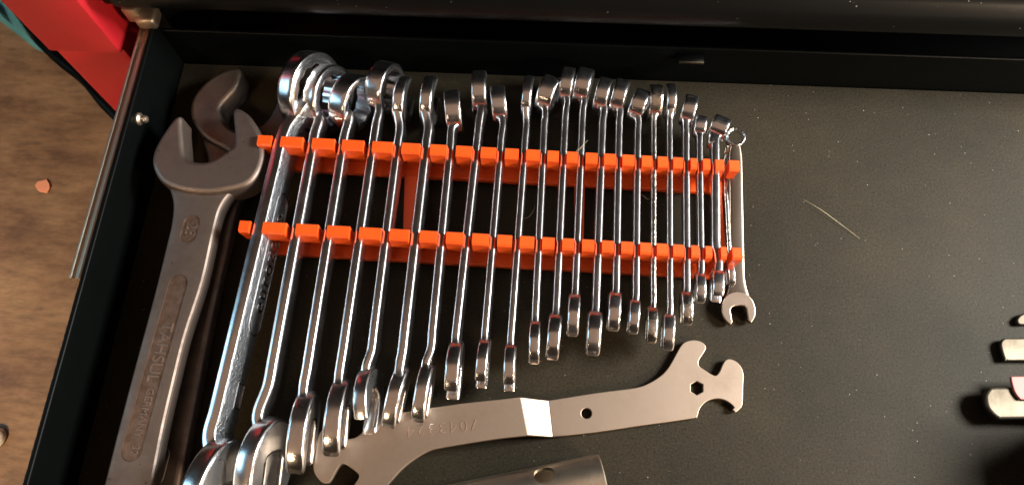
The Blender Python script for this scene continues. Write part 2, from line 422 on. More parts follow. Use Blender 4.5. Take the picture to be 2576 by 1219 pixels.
UP = [(650, 683), (708, 762), (786, 841), (862, 915), (937, 987), (1011, 1056), (1083, 1124), (1147, 1187), (1210, 1248), (1270, 1304), (1324, 1358), (1377, 1406), (1425, 1453), (1472, 1502), (1519, 1549), (1565, 1595), (1613, 1639), (1653, 1678), (1692, 1716), (1736, 1752), (1766, 1784), (1799, 1820), (1832, 1857)]
LO = [(604, 629), (663, 720), (746, 800), (824, 879), (904, 958), (981, 1029), (1056, 1099), (1122, 1165), (1188, 1230), (1251, 1287), (1308, 1344), (1364, 1395), (1414, 1444), (1463, 1494), (1513, 1543), (1562, 1592), (1609, 1637), (1651, 1679), (1692, 1719), (1737, 1756), (1773, 1789), (1812, 1826), (1840, 1866)]
PT = 22.0; PB = 12.5
def prong(x0, x1, row, end=0):
    """a block on a post, front overhang; the two end ones flare outwards"""
    # side profile (y, z)
    prof = [(9.5, 2.8), (9.8, PT - 1.0), (9.2, PT), (4.4, PT), (3.5, PT - .9), (3.4, PB + .4), (3.8, PB), (6.0, PB - .5), (6.4, 2.8)]
    bm = bmesh.new(); rows = []
    jx = random.uniform(-.15, .15)
    for x, s in ((x0, -1), (x1, 1)):
        r = []
        for (y, z) in prof:
            k = min(1, max(0, (PT - z) / (PT - 3.8))); xx = x
            if end == s: xx = x - s * k * (abs(x1 - x0) * .62)
            r.append(bm.verts.new(rackpt(xx + jx, y, z, row)))
        rows.append(r)
    m = len(prof)
    for i in range(m): bm.faces.new((rows[0][i], rows[0][(i + 1) % m], rows[1][(i + 1) % m], rows[1][i]))
    bm.faces.new(rows[0]); bm.faces.new(rows[1])
    caps = [e_ for e_ in bm.edges if e_.calc_face_angle(0) and len(e_.link_faces) == 2 and any(len(f.verts) > 4 for f in e_.link_faces) and max(v.co.z for v in e_.verts) > 4.5]
    bmesh.ops.bevel(bm, geom=caps, offset=.75, segments=2, affect='EDGES', profile=.5)
    bm.verts.index_update(); vs = [v.co.copy() for v in bm.verts]; fs = [[v.index for v in f.verts] for f in bm.faces]; bm.free()
    build('prong', vs, fs, ORANGE, rack, 40)
SLOT = [[], []]
for row, T in ((0, UP), (1, LO)):
    xs = [(xat(u0, 3.5, 19, row), xat(u1, 3.5, 19, row)) for u0, u1 in T]
    for i, (x0, x1) in enumerate(xs):
        prong(x0, x1, row, -1 if i == 0 else (1 if i == len(xs) - 1 else 0))
        if i: SLOT[row].append(((xs[i - 1][1] + x0) / 2, x0 - xs[i - 1][1]))
    a0 = xs[0][0] + 4; a1 = xs[-1][1] - 3
    vs = [rackpt(x, y, z, row) for x in (a0, a1) for y, z in ((0, 0.05), (0, 2.5), (.6, 3.1), (14, 3.1), (14, 0.05))]
    build('rail', vs, [(i, (i + 1) % 5, (i + 1) % 5 + 5, i + 5) for i in range(5)] + [(0, 1, 2, 3, 4), (9, 8, 7, 6, 5)], ORANGE, rack)
for ua, ub, la, lb in ((1018, 1052, 1014, 1047), (1446, 1471, 1444, 1468), (1812, 1829, 1807, 1822)):
    x = [xat(u, 0, 3, 0) for u in (ua, ub)] + [xat(u, 13.9, 3, 1) for u in (la, lb)]
    pl = [rackpt(x[0], .01, 0, 0), rackpt(x[1], .01, 0, 0), rackpt(x[3], 13.99, 0, 1), rackpt(x[2], 13.99, 0, 1)]
    vs = [p + Z * z for z in (.1, 3.0) for p in pl]
    build('crossbar', vs, [(0, 1, 5, 4), (1, 2, 6, 5), (2, 3, 7, 6), (3, 0, 4, 7), (4, 5, 6, 7), (3, 2, 1, 0)], ORANGE, rack)

# ================================================================== wrenches on edge in the rack
def jaw_outline(R, gap, ang, depth=.30, ell=1.0):
    """open end head, opening towards +x turned by ang; circle radius R"""
    g = gap / 2; a0 = math.asin(g / R); pts = []
    N = 34
    for k in range(N + 1):
        a = a0 + .10 + (2 * math.pi - 2 * a0 - .20) * k / N
        rr = R * (1 + (ell - 1) * max(0, math.cos(a)))
        pts.append((rr * math.cos(a), rr * math.sin(a)))
    tx = pts[-1][0] - R * .10
    back = -depth * R
    pts += [(tx + .05 * R, -g - .05 * R), (tx - .06 * R, -g), (back + g * .45, -g), (back + g * .12, -g * .78), (back, -g * .35), (back, g * .35), (back + g * .12, g * .78), (back + g * .45, g), (tx - .06 * R, g), (tx + .05 * R, g + .05 * R)]
    c, s = math.cos(ang), math.sin(ang)
    return [(x * c - y * s, x * s + y * c) for x, y in pts]
def box_ring(R, ri, t, O, E1, E2, N_):
    """ring with twelve point bore; E1/E2 span its plane, N_ its axis"""
    n = 72; h = t / 2; vs = []; fs = []
    prof = [(ri, -h + .5, 1), (ri + .5, -h, 0), (R - .9, -h, 0), (R - .35, -h * .94, 0), (R - .1, -h * .84, 0), (R, -h * .5, 0), (R, h * .5, 0), (R - .1, h * .84, 0), (R - .35, h * .94, 0), (R - .9, h, 0), (ri + .5, h, 0), (ri, h - .5, 1)]
    for (r, z, k) in prof:
        for i in range(n):
            a = 2 * math.pi * i / n; rr = r
            if k: rr = r - .085 * ri * (abs(((i % 6) / 6) - .5) * 2) * 1.0 + .04 * ri
            elif r < ri + .6: rr = r + .06 * ri
            vs.append(O + (E1 * math.cos(a) + E2 * math.sin(a)) * rr + N_ * z)
    m = len(prof)
    for j in range(m):
        for i in range(n):
            a = j * n + i; b = j * n + (i + 1) % n; c = ((j + 1) % m) * n
            fs.append((a, b, c + (i + 1) % n, c + i))
    return vs, fs
GROUP = 'chrome wrenches standing on edge in the orange rack'
def yawvec(deg): r = math.radians(deg); return Vector((math.sin(r), math.cos(r), 0))
def edge_wrench(slot, name, label, far, jfar, jnear, end, h, t, Rf, tf, Ro, to, kind='ring', yaw=10, mids=(), cat='wrench', mat=None, jawmat=None, tilt=-15, nyaw=None, expo=.52, ftilt=15, flare=1.0, ztop=None, lean=0, hlean=None, rlean=0, wid=.76):
    mat = mat or CHROME; jawmat = jawmat or CHROME
    xl = (SLOT[0][slot - 1][0] + SLOT[1][slot - 1][0]) / 2
    Ro *= .94; to *= .94
    if kind == 'ring' and slot > 1: Rf *= 1.13; tf *= 1.08
    zb = (ztop if ztop else z0(xl) + 19.0) - h / 2
    zf = max(zb, Rf + .3); zo = max(zb, Ro * wid + .3)
    yF = P(*jfar, zf).y; yN = P(*jnear, zo).y
    def zc(y): k = (y - yN) / (yF - yN); return zo + (zf - zo) * min(1.05, max(-.05, k))
    # far end centre
    top = P(*far, zf + .42 * Rf)
    d = yawvec(yaw); F = Vector((top.x, top.y, 0)) - d * (Rf * .91); F.z = zf
    mid = ((end[0] + jnear[0]) / 2, (end[1] + jnear[1]) / 2)
    N = P(*mid, zo + Ro * wid); N.z = zo
    e0 = P(*jnear, zo + .4 * Ro); e1 = P(*end, zo + .4 * Ro); dn = (e1 - e0); dn.z = 0; dn.normalize()
    if nyaw is not None: dn = -yawvec(nyaw)
    hl = math.radians(lean if hlean is None else hlean); HZ = Z * math.cos(hl) + dn.cross(Z) * math.sin(hl)
    NO = N - (HZ - Z) * Ro * .74; NO.z = N.z
    def sp(uv):
        z = zc(P(*uv, 18).y); p = P(*uv, z + h / 2); p.z = z; return p
    jf, jn = sp(jfar), sp(jnear); ms = [sp(m) for m in mids]; ends = [jf] + ms + [jn]
    line = []
    for u, v in zip(ends, ends[1:]):
        line += [u] if (v - u).length < 40 else [u, u.lerp(v, .08), u.lerp(v, .5), u.lerp(v, .92)]
    line.append(jn)
    pts = [F - d * Rf * .76] + line + [NO + dn * (-Ro * .55)]
    cp = curve_pts(pts, 7); st = []; L = len(cp) - 1; cl, sl = math.cos(math.radians(lean)), math.sin(math.radians(lean))
    for i, p in enumerate(cp):
        q = cp[min(i + 1, L)] - cp[max(i - 1, 0)]; q.normalize(); nx = q.cross(Z).normalized()
        f = i / L; hh = h; tt = t
        y = p.y
        kf = max(0, 1 - (F.y - Rf * .76 - y) / max(4, F.y - Rf * .76 - jf.y)); kn = max(0, 1 - (y - (NO.y + Ro * .55)) / max(4, jn.y - NO.y - Ro * .55))
        kf = min(1, kf); kn = min(1, kn)
        if kind == 'ring': hh = h + kf * kf * (min(Rf * .98, h * 1.35) - h); tt = t + kf * kf * (tf * .86 - t)
        else: hh = h + kf * kf * (Rf * 1.30 * flare - h); tt = t + kf * kf * (tf * .92 - t)
        hh = hh + kn * kn * (Ro * 1.0 * flare - h); tt = tt + kn * kn * (to * .90 - t)
        st.append((p, (Z * cl + nx * sl) * hh / 2, (nx * cl - Z * sl) * tt / 2, expo))
    rt = root(name, (F + N) / 2 * 1.0 - Vector((0, 0, (F.z + N.z) / 2)), label, cat, GROUP)
    vs, fs = loft(st, 24); build('shaft', vs, fs, mat, rt, 60)
    if kind == 'ring':
        rl = math.radians(rlean); ZL_ = Z * math.cos(rl) - d.cross(Z) * math.sin(rl); F = F - (ZL_ - Z) * Rf * .6; nrm = ZL_.cross(d).normalized()
        vs, fs = box_ring(Rf, Rf * .70, tf, F, d, ZL_, nrm); build('box_end', vs, fs, mat, rt, 40)
    else:
        g = Rf * 1.75 / 2 * 1.05; ol = jaw_outline(Rf, g, math.radians(ftilt), .25, 1.12)
        vs, fs = prism(ol, edge_layers(tf, tf * .22), O=F, A=d, B=Z, C=d.cross(Z)); build('open_end', vs, fs, jawmat, rt, 34, capmat=JAWFACE)
    g = Ro * .72; ol = [(x, y * wid) for x, y in jaw_outline(Ro, g, math.radians(tilt), .25, 1.03)]
    vs, fs = prism(ol, edge_layers(to, to * .20), O=NO, A=dn, B=HZ, C=dn.cross(HZ)); build('open_end', vs, fs, jawmat, rt, 34, capmat=JAWFACE)
    return rt, st

W = {}
def ew(slot, label, **k):
    nm = k.pop('name', 'combination_wrench'); W[slot] = edge_wrench(slot, nm, label, **k)
ew(1, 'largest chrome combination wrench, hammered side with raised lettering, first slot at the left end', far=(798, 130), jfar=(764, 256), jnear=(528, 1098), end=(404, 1400), nyaw=3, h=18, t=6.6, Rf=21.5, tf=9.5, Ro=29, to=10.5, yaw=17, mids=((724, 310), (705, 360)), expo=.24, ztop=31, lean=6, rlean=16, hlean=15)
ew(2, 'second largest chrome combination wrench, wide open jaw bent outwards, second slot from the left', far=(838, 163), jfar=(798, 287), jnear=(645, 1052), end=(580, 1262), h=18, t=6.6, Rf=16, tf=8, Ro=23, to=10, yaw=15, mids=((672, 965),), nyaw=4, hlean=14, rlean=15)
ew(3, 'thick chrome combination wrench with ribbed ring bore, third slot from the left of the rack', far=(905, 188), jfar=(872, 290), jnear=(760, 985), end=(731, 1168), h=13, t=5.6, Rf=13.5, tf=9.5, Ro=19.5, to=9, yaw=20, rlean=10, wid=.60)
ew(4, 'chrome combination wrench, tall ring, jaw reaching over the flat bent spanner, fourth from the left', far=(982, 156), jfar=(951, 262), jnear=(850, 950), end=(823, 1128), h=12, t=5.2, Rf=12.5, tf=9, Ro=18.5, to=8.5, yaw=16, rlean=8, wid=.60)
ew(5, 'chrome double open wrench, near jaw bent left above the flat spanner, fifth from the left', far=(1020, 196), jfar=(1004, 318), jnear=(918, 928), end=(888, 1058), name='open_end_wrench', h=13, t=5.0, Rf=13, tf=6.2, Ro=16, to=7, yaw=4, kind='open', mids=((932, 880),), nyaw=-5, tilt=22, ftilt=-15, hlean=12)
ew(6, 'chrome double open wrench with glossy brown tinted jaw, sixth slot from the left', far=(1086, 196), jfar=(1076, 315), jnear=(1003, 925), end=(976, 1052), name='open_end_wrench', h=14, t=5.6, Rf=13, tf=6.6, Ro=15.5, to=7, yaw=3, kind='open', mids=((1010, 885),), nyaw=8, ftilt=-15, wid=.60)
ew(7, 'chrome combination wrench with short dark topped ring leaning left, seventh slot from the left', far=(1136, 226), jfar=(1136, 318), jnear=(1070, 912), end=(1050, 1040), h=12, t=4.8, Rf=10.5, tf=7.6, Ro=15, to=6.6, yaw=-9, mids=((1082, 878),), nyaw=5, wid=.60)
ew(8, 'chrome combination wrench with tall narrow ring, eighth slot from the left', far=(1206, 178), jfar=(1209, 262), jnear=(1145, 848), end=(1131, 985), h=11.5, t=4.7, Rf=10.5, tf=7, Ro=14.5, to=7, yaw=-4, tilt=10)
ew(9, 'chrome combination wrench with dark ring top and faceted jaw, ninth slot from the left', far=(1250, 216), jfar=(1264, 302), jnear=(1219, 840), end=(1206, 962), h=9.5, t=4.0, Rf=9, tf=7.4, Ro=12.5, to=5.6, yaw=-9, mat=CHROME, tilt=10)
ew(10, 'chrome double open wrench with a thin long upper jaw, tenth slot from the left', far=(1332, 195), jfar=(1324, 310), jnear=(1284, 858), end=(1279, 965), name='open_end_wrench', h=10, t=4.0, Rf=11.5, tf=5.0, Ro=12, to=5.6, yaw=3, kind='open', ftilt=-15, tilt=10)
ew(11, 'slim chrome combination wrench with broad tilted ring, eleventh slot from the left', far=(1394, 192), jfar=(1371, 275), jnear=(1347, 790), end=(1343, 908), h=9, t=4.0, Rf=9, tf=8.2, Ro=11.5, to=5.4, yaw=18)
ew(12, 'slim chrome combination wrench with smooth rounded jaw, twelfth slot from the left', far=(1434, 170), jfar=(1425, 242), jnear=(1400, 772), end=(1389, 897), h=9, t=4.0, Rf=8.8, tf=6.4, Ro=12.2, to=6.6, yaw=8, flare=1)
ew(13, 'chrome combination wrench with wide ring nearly touching the rear wall, thirteenth slot from the left', far=(1478, 172), jfar=(1468, 240), jnear=(1448, 722), end=(1441, 838), h=8.6, t=3.9, Rf=8.8, tf=7.6, Ro=11.5, to=6.0, yaw=12)
ew(14, 'chrome combination wrench with broad pill shaped jaw, fourteenth slot from the left', far=(1527, 196), jfar=(1518, 266), jnear=(1500, 770), end=(1493, 882), h=8.6, t=4.2, Rf=8.6, tf=6.6, Ro=11.8, to=7.2, yaw=13)
ew(15, 'chrome combination wrench with tan reflecting ring, fifteenth slot from the left', far=(1570, 200), jfar=(1559, 270), jnear=(1551, 722), end=(1545, 822), h=8.4, t=4.0, Rf=8.6, tf=6.8, Ro=10.6, to=6.4, yaw=14)
ew(16, 'small chrome combination wrench with shiny spot on its ring, sixteenth slot from the left', far=(1622, 226), jfar=(1606, 298), jnear=(1601, 742), end=(1595, 830), h=8.0, t=3.8, Rf=7.8, tf=7.4, Ro=9.4, to=5.4, yaw=20)
ew(17, 'rough cast chrome wrench with thin gold glinting shaft, seventeenth slot from the left', far=(1650, 212), jfar=(1646, 300), jnear=(1645, 762), end=(1642, 852), h=8.0, t=3.0, Rf=8.6, tf=6.2, Ro=9.8, to=5.2, yaw=1, mat=CHROME_CAST, jawmat=CHROME_CAST)
ew(18, 'small double open wrench with flat brownish upper jaw, fifth slot from the right', far=(1688, 214), jfar=(1686, 300), jnear=(1687, 780), end=(1684, 870), name='open_end_wrench', h=8.0, t=3.4, Rf=9.2, tf=5.2, Ro=9.8, to=5.8, yaw=1, kind='open', ftilt=-12)
ew(19, 'small chrome combination wrench with glossy black ring top, fourth slot from the right', far=(1742, 239), jfar=(1727, 304), jnear=(1730, 722), end=(1734, 808), h=7.6, t=3.8, Rf=7.4, tf=6.6, Ro=9.2, to=5.4, yaw=13, jawmat=CHROME_CAST)
ew(20, 'stubby chrome combination wrench with tiny ring, third slot from the right', far=(1765, 290), jfar=(1761, 332), jnear=(1766, 674), end=(1766, 756), h=6.6, t=3.4, Rf=5.2, tf=5.6, Ro=8.4, to=5.0, yaw=8)
ew(21, 'small offset chrome wrench with cranked ring neck, second slot from the right of the rack', far=(1822, 293), jfar=(1793, 356), jnear=(1810, 664), end=(1810, 750), h=7.4, t=4.6, Rf=5.6, tf=8.4, Ro=8.6, to=6.0, yaw=24, mids=((1801, 332), (1803, 610)), tilt=10)
ew(22, 'thin plated wrench in the last slot, half hidden under the loose little wrench', far=(1838, 362), jfar=(1834, 382), jnear=(1836, 640), end=(1846, 718), h=6, t=2.6, Rf=3.0, tf=3.6, Ro=7.0, to=3.6, yaw=10, mids=((1824, 420),), mat=CHROME_CAST, nyaw=-6, ztop=13)

# raised frame, lettering and size mark on the side of the largest wrench
def side_frame(st, f, t):
    L = len(st) - 1; i = int(f * L); p = st[i][0]; q = (st[min(i + 1, L)][0] - st[max(i - 1, 0)][0]).normalized()
    return p, -q, q
rt, st = W[1]
def nearest(st, uv, z):
    y = P(*uv, z).y; return min(range(1, len(st) - 1), key=lambda i: abs(st[i][0].y - y))
i0, i1 = nearest(st, (678, 520), 26), nearest(st, (610, 815), 26)
pA, pB = st[i0][0], st[i1][0]; al = (pA - pB).normalized(); nr = al.cross(Z).normalized()
if nr.x < 0: nr = -nr
_c, _s = math.cos(math.radians(6)), math.sin(math.radians(6))
zz = Z * _c - nr * _s; nr = nr * _c + Z * _s
mid = (pA + pB) / 2 + nr * 3.3 - zz * 3.2
text('raised_lettering', 'eurozone', mid - nr * .25, al, zz.normalized(), nr, 11.5, CHROME, rt, .75, .004, 1.18)
Lh = (pA - pB).length / 2 + 6
stad = [(Lh * s, 0) for s in ()]
def stadium(L, r, n=8):
    o = []
    for k in range(n + 1): a = -math.pi / 2 + math.pi * k / n; o.append((L + r * math.cos(a), r * math.sin(a)))
    for k in range(n + 1): a = math.pi / 2 + math.pi * k / n; o.append((-L + r * math.cos(a), r * math.sin(a)))
    return o
vs, fs = prism(stadium(Lh - 5.6, 6.2), [(-.3, 0), (.25, 0), (.35, .15)], holes=[stadium(Lh - 5.6, 5.5)], O=mid, A=al, B=zz.normalized(), C=nr)
build('lettering_frame', vs, fs, CHROME, rt, 40)
i2 = nearest(st, (583, 985), 24); p2 = st[i2][0]; al2 = (st[i2 - 1][0] - st[i2 + 1][0]).normalized()
vs, fs = prism([(-6, -3.4), (6, -3.4), (6, 3.4), (-6, 3.4)], [(-.3, 0), (.35, 0), (.45, .2)], holes=[[(-5.2, -2.7), (5.2, -2.7), (5.2, 2.7), (-5.2, 2.7)]], O=p2 + nr * 3.3 - zz * 4, A=al2, B=zz, C=nr)
build('size_mark', vs, fs, CHROME, rt, 40)
# side faces of the biggest shaft are hammered
sh = [c for c in rt.children if c.name.startswith('shaft')][0]
sh.data.materials.append(CHROME_SIDE)
for p in sh.data.polygons:
    if p.normal.x > .70: p.material_index = 1

# ================================================================== loose little wrench at the right end
def to_xy(pts, z): return [tuple(P(x, y, z)[:2]) + tuple(k) for x, y, *k in pts]
lw = root('combination_wrench', tuple(P(1850, 560, 0)[:2]) + (0,), 'loose little chrome combination wrench lying flat beside the right end of the rack', 'wrench')
rc = P(1849, 347, 17); Rr = 5.2
hc = P(1855, 775, 4.2); ax = (rc - hc).normalized(); sd = ax.cross(Z).normalized(); up = sd.cross(ax).normalized()
vs, fs = box_ring(Rr, Rr * .74, 4.6, rc, ax, sd, up); build('box_end', vs, fs, CHROME, lw, 40)
Lw = (rc - hc).length
st = []
for k in range(25):
    f = k / 24; p = hc.lerp(rc - ax * Rr * .82, .06 + .94 * f)
    wd = 7.6 + 5.5 * max(0, 1 - f / .16) ** 2 - .8 * f; th = 3.0 + 1.0 * max(0, 1 - f / .12)
    if f > .93: wd -= 1.8 * (f - .93) / .07
    st.append((p, up * th / 2, sd * wd / 2, .45))
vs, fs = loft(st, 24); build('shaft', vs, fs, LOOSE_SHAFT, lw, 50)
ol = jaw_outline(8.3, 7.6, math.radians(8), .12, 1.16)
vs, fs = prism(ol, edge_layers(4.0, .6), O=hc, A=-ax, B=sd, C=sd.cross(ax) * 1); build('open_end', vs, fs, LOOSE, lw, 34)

# ================================================================== big steel wrenches
def arcpts(seq): return seq
def dome(v):  return v
# --- lower one
bw2 = root('open_end_wrench', tuple(P(560, 560, 0)[:2]) + (0,), 'dark steel open end wrench lying underneath the one stamped 28, jaw towards the rear wall', 'wrench')
z2 = 15.0
head2 = [(601, 171), (606, 182), (603, 196), (592, 222), (574, 242), (557, 262), (553, 282), (570, 312), (600, 330), (640, 322), (672, 300), (690, 270), (700, 244), (712, 236), (728, 262), (733, 300), (722, 345), (694, 385), (655, 410), (605, 402), (560, 372), (520, 350), (492, 322), (479, 290), (481, 255), (498, 225), (530, 195), (565, 177), (588, 171)]
vs, fs = prism(smooth_poly(to_xy(head2, z2), 3), [(0, .8), (.8, 0), (z2 - 2.2, 0), (z2 - 1.0, .35), (z2 - .35, 1.0), (z2, 2.1)], O=Vector((0, 0, .2)))
build('jaw_head', vs, fs, STEEL, bw2, 40)
hd2 = [(503, 345, 1), (660, 395, 1), (618, 470), (592, 540), (572, 630), (537, 783), (495, 996), (468, 1134), (445, 1250), (420, 1400, 1), (300, 1400, 1), (330, 1250), (400, 930), (450, 700), (482, 560), (512, 440), (520, 400)]
vs, fs = prism(smooth_poly(to_xy(hd2, 10), 4), [(2, 2), (3, .6), (4.5, 0), (8.6, .1), (9.7, .5), (10.3, 1.3), (10.5, 2.6)], O=Vector((0, 0, 0)))
h2 = build('handle', vs, fs, STEEL, bw2, 60)
# --- upper one, stamped 28
bw1 = root('open_end_wrench', tuple(P(480, 760, 0)[:2]) + (0,), 'big brownish steel open end wrench stamped 28 lying on top along the drawer side', 'wrench')
z1 = 29.5
head1 = [(451, 290), (456, 294), (456, 312), (459, 350), (463, 385), (474, 400), (500, 406), (527, 403), (552, 390), (574, 374), (588, 361), (587, 320), (584, 285), (589, 271), (604, 272), (626, 288), (645, 315), (658, 345), (664, 385), (656, 420), (640, 448), (612, 468), (565, 479), (520, 484), (470, 480), (430, 470), (405, 456), (390, 437), (381, 412), (383, 385), (396, 355), (420, 318), (438, 295)]
vs, fs = prism(smooth_poly(to_xy(head1, z1), 3), [(15.5, 1.2), (16.6, 0), (z1 - 2.4, 0), (z1 - 1.1, .4), (z1 - .35, 1.1), (z1, 2.3)])
build('jaw_head', vs, fs, STEEL, bw1, 40)
zh = 26.0
hd1 = [(420, 462, 1), (600, 472, 1), (578, 488), (556, 520), (541, 570), (511, 705), (468, 838), (441, 945), (410, 1078), (383, 1219), (368, 1300), (350, 1420, 1), (225, 1420, 1), (243, 1300), (258, 1219), (318, 985), (383, 745), (418, 604), (428, 560), (432, 510)]
vs, fs = prism(smooth_poly(to_xy(hd1, zh), 4), [(15.8, 2.4), (16.8, .8), (18.5, 0), (zh - 2.2, .1), (zh - 1.0, .5), (zh - .3, 1.3), (zh, 2.8)])
h1 = build('handle', vs, fs, STEEL, bw1, 60)
hn = P(541, 570, zh); A1 = (P(322, 1140, zh) - P(478, 585, zh)).normalized(); B1 = Vector((-A1.y, A1.x, 0))   # A1 runs down the handle
if B1.x < 0: B1 = -B1
def cutter(c, L, r, depth):
    vs, fs = prism(stadium(L, r, 10), [(-depth, 0), (5, 0)], O=Vector((c.x, c.y, zh)), A=A1, B=B1); return build('cut', vs, fs, STEEL)
c28 = (P(483, 545, zh) + P(473, 606, zh)) / 2; pa = P(448, 690, zh); pb = P(330, 1160, zh)
cl = (pa + pb) / 2; Lr = (pa - pb).length / 2
cut(h1, [cutter(c28, 3.4, 4.1, .55), cutter(cl, Lr - 4.4, 4.6, .55)])
h1.data.materials.append(STEEL_GRIME)
for p in h1.data.polygons:
    cz = (p.center + parent_loc(bw1)).z / MM
    if p.normal.z > .99 and abs(cz - (zh - .55)) < .05: p.material_index = 1
def stamp(body, c, size, nm, sp=1.0, dz=.55, dep=.42):
    return text(nm, body, Vector((c.x, c.y, zh - dz)), A1, B1, Z, size, STEEL_TEXT, bw1, dep, -.004, sp)
stamp('28', c28, 8.0, 'stamped_size')
stamp('TAHSUL', P(400, 884, zh), 7.8, 'stamped_name', 1.0)
stamp('GERMANY', P(361, 1036, zh), 4.8, 'stamped_origin', 1.0)
stamp('32', P(338, 1131, zh), 4.6, 'stamped_number')
# size oval seen on the lower handle
cc = P(398, 1170, 10.5)
vs, fs = prism(stadium(5, 4.0, 8), [(-.4, 0), (.2, 0), (.3, .2)], holes=[stadium(5, 3.4, 8)], O=Vector((cc.x, cc.y, 10.3)), A=A1, B=B1)
build('size_oval', vs, fs, STEEL_TEXT, bw2, 40)

# ================================================================== flat bent spanner
fsr = root('flat_spanner', tuple(P(1330, 1060, 0)[:2]) + (0,), 'flat nickel plated spanner with a step bend, hex hole and stamped number 7043324', 'spanner')
TH = 2.6; ZL = 9.0; ZR = 1.0
def r4(pts): return [(1610 + .23114 * x, 805 + .23114 * y, *k) for x, y, *k in pts]
def r3(pts): return [(670.8 + .257 * x + 256.9 - 256.9 + (257 - 257) + 256.9 * 0 + 0, y, *k) for x, y, *k in pts]
right_top = [(1380, 1006, 1), (1500, 987), (1580, 977)] + r4([(0, 720), (80, 690), (170, 640), (250, 580), (310, 510), (370, 410), (430, 300), (480, 240), (540, 218), (600, 213), (660, 228), (700, 255), (720, 300), (690, 360), (650, 420), (638, 460), (650, 500), (700, 535), (760, 575), (810, 598), (840, 590), (870, 550), (900, 480), (930, 432), (970, 418), (1020, 430), (1070, 465), (1110, 520), (1130, 600), (1124, 700), (1122, 800), (1115, 920), (1080, 970), (1045, 998), (1025, 990), (1008, 962), (1025, 945), (980, 900), (920, 865), (850, 850), (780, 858), (720, 885), (670, 935), (640, 990), (632, 1030), (622, 1050), (600, 1060), (300, 1105), (0, 1145)]) + [(1500, 1086), (1390, 1098, 1)]
# left outline (2576 wide picture), from the bend round the left jaw head
left_pts = [(1329, 1094, 1), (1240, 1104), (1111, 1125), (1075, 1135), (1040, 1156), (1010, 1180), (985, 1208), (965, 1232), (945, 1262), (930, 1290), (905, 1300), (880, 1290), (868, 1268), (878, 1240), (893, 1215), (900, 1205), (903, 1197), (899, 1188), (875, 1170), (862, 1166), (853, 1172), (842, 1190), (832, 1208), (825, 1214), (812, 1213), (798, 1200), (790, 1185), (788, 1168), (793, 1140), (800, 1100), (808, 1082), (820, 1080), (832, 1087), (850, 1101), (870, 1103), (890, 1100), (905, 1092), (918, 1077), (930, 1060), (938, 1053), (948, 1049), (1000, 1038), (1150, 1015), (1309, 998, 1)]
def shift_up(pts, z, zoff): return to_xy(pts, z)
tL, tR = ZL + TH, ZR + TH
seg = [(tR, right_top), (tL, left_pts)]
def plate(name, pts, ztop, holes=(), n=3):
    sp = smooth_poly(to_xy(pts, ztop), n); hs = [[tuple(P(x, y, ztop)[:2]) for x, y in h] for h in holes]
    vs, fs = prism(sp, [(0, .25), (.25, 0), (TH - .35, 0), (TH - .1, .12), (TH, .38)], holes=hs, O=Vector((0, 0, ztop - TH)))
    return build(name, vs, fs, PLATE, fsr, 30)
hexh = [(1610 + .23114 * (620 + 76 * math.sin(math.radians(60 * k))), 805 + .23114 * (735 + 76 * math.cos(math.radians(60 * k)))) for k in range(6)]
rnd = [(1475.5 + 13 * math.sin(math.radians(15 * k)), 1038.5 + 13 * math.cos(math.radians(15 * k))) for k in range(24)]
plate('right_arm', right_top, tR, [hexh, rnd]); plate('left_arm', left_pts, tL)
a0, a1 = P(1309, 998, tL), P(1329, 1094, tL); b0, b1 = P(1380, 1006, tR), P(1390, 1098, tR)
# the step between the two arms, with softly rounded creases
stp = []
for k in range(13):
    f = k / 12; s = f * f * (3 - 2 * f) * .35 + f * .65
    p0 = a0.lerp(b0, f); p1 = a1.lerp(b1, f); z = tL + (tR - tL) * s; p0.z = p1.z = z; stp.append((p0, p1))
vs = []; fs = []
for p0, p1 in stp:
    i = (p1 - p0).normalized() * .3
    vs += [p0 + i, p1 - i, p1 - Z * .35, p1 - Z * TH, p0 - Z * TH, p0 - Z * .35]
for k in range(12):
    for j in range(6): a = k * 6 + j; b = k * 6 + (j + 1) % 6; fs.append((a, b, b + 6, a + 6))
fs += [list(range(6)), list(range(72, 78))]
build('step_bend', vs, fs, PLATE, fsr, 30)
td = (P(1035, 1086, tL) - P(1188, 1070, tL)).normalized(); tu = Vector((td.y, -td.x, 0))
if tu.y > 0: tu = -tu
# read upside down: text runs from right to left
text('stamped_number', '7043324', Vector((*P(1112, 1074, tL)[:2], tL - .05)), td, tu, Z, 7.6, PLATE_TEXT, fsr, .22, -.022, 1.30)

# ================================================================== tube at the bottom
Rt = 11.5
t0 = P(1146, 1219, 18); t1 = P(1507, 1146, 18); axd = (t1 - t0); axd.z = 0; axd.normalize(); pr = Vector((axd.y, -axd.x, 0))
off = Rt * .86
e1 = Vector((t1.x, t1.y, 0)) + pr * off; e1.z = Rt; e1 = e1 + axd * .3
tb = root('box_spanner', (e1.x - axd.x * 50, e1.y - axd.y * 50, 0), 'dull nickel tube spanner with a cross hole at the bottom of the photo', 'tube spanner')
prof = [(Rt - 1.6, 0), (Rt - .5, 0), (Rt, -.5), (Rt, -16), (Rt - .15, -18), (Rt - .15, -130), (Rt - .6, -130.5), (Rt - 1.7, -130)]
n = 64; e2 = Z; e3 = axd.cross(Z); vs = []; fs = []
for (r, h) in prof:
    for k in range(n): a_ = 2 * math.pi * k / n; vs.append(e1 + axd * h + (e2 * math.cos(a_) + e3 * math.sin(a_)) * r)
for j in range(len(prof)):
    for k in range(n):
        a_ = j * n + k; b_ = j * n + (k + 1) % n; c_ = ((j + 1) % len(prof)) * n; fs.append((a_, b_, c_ + (k + 1) % n, c_ + k))
tube = build('tube', vs, fs, TUBE, tb, 40)
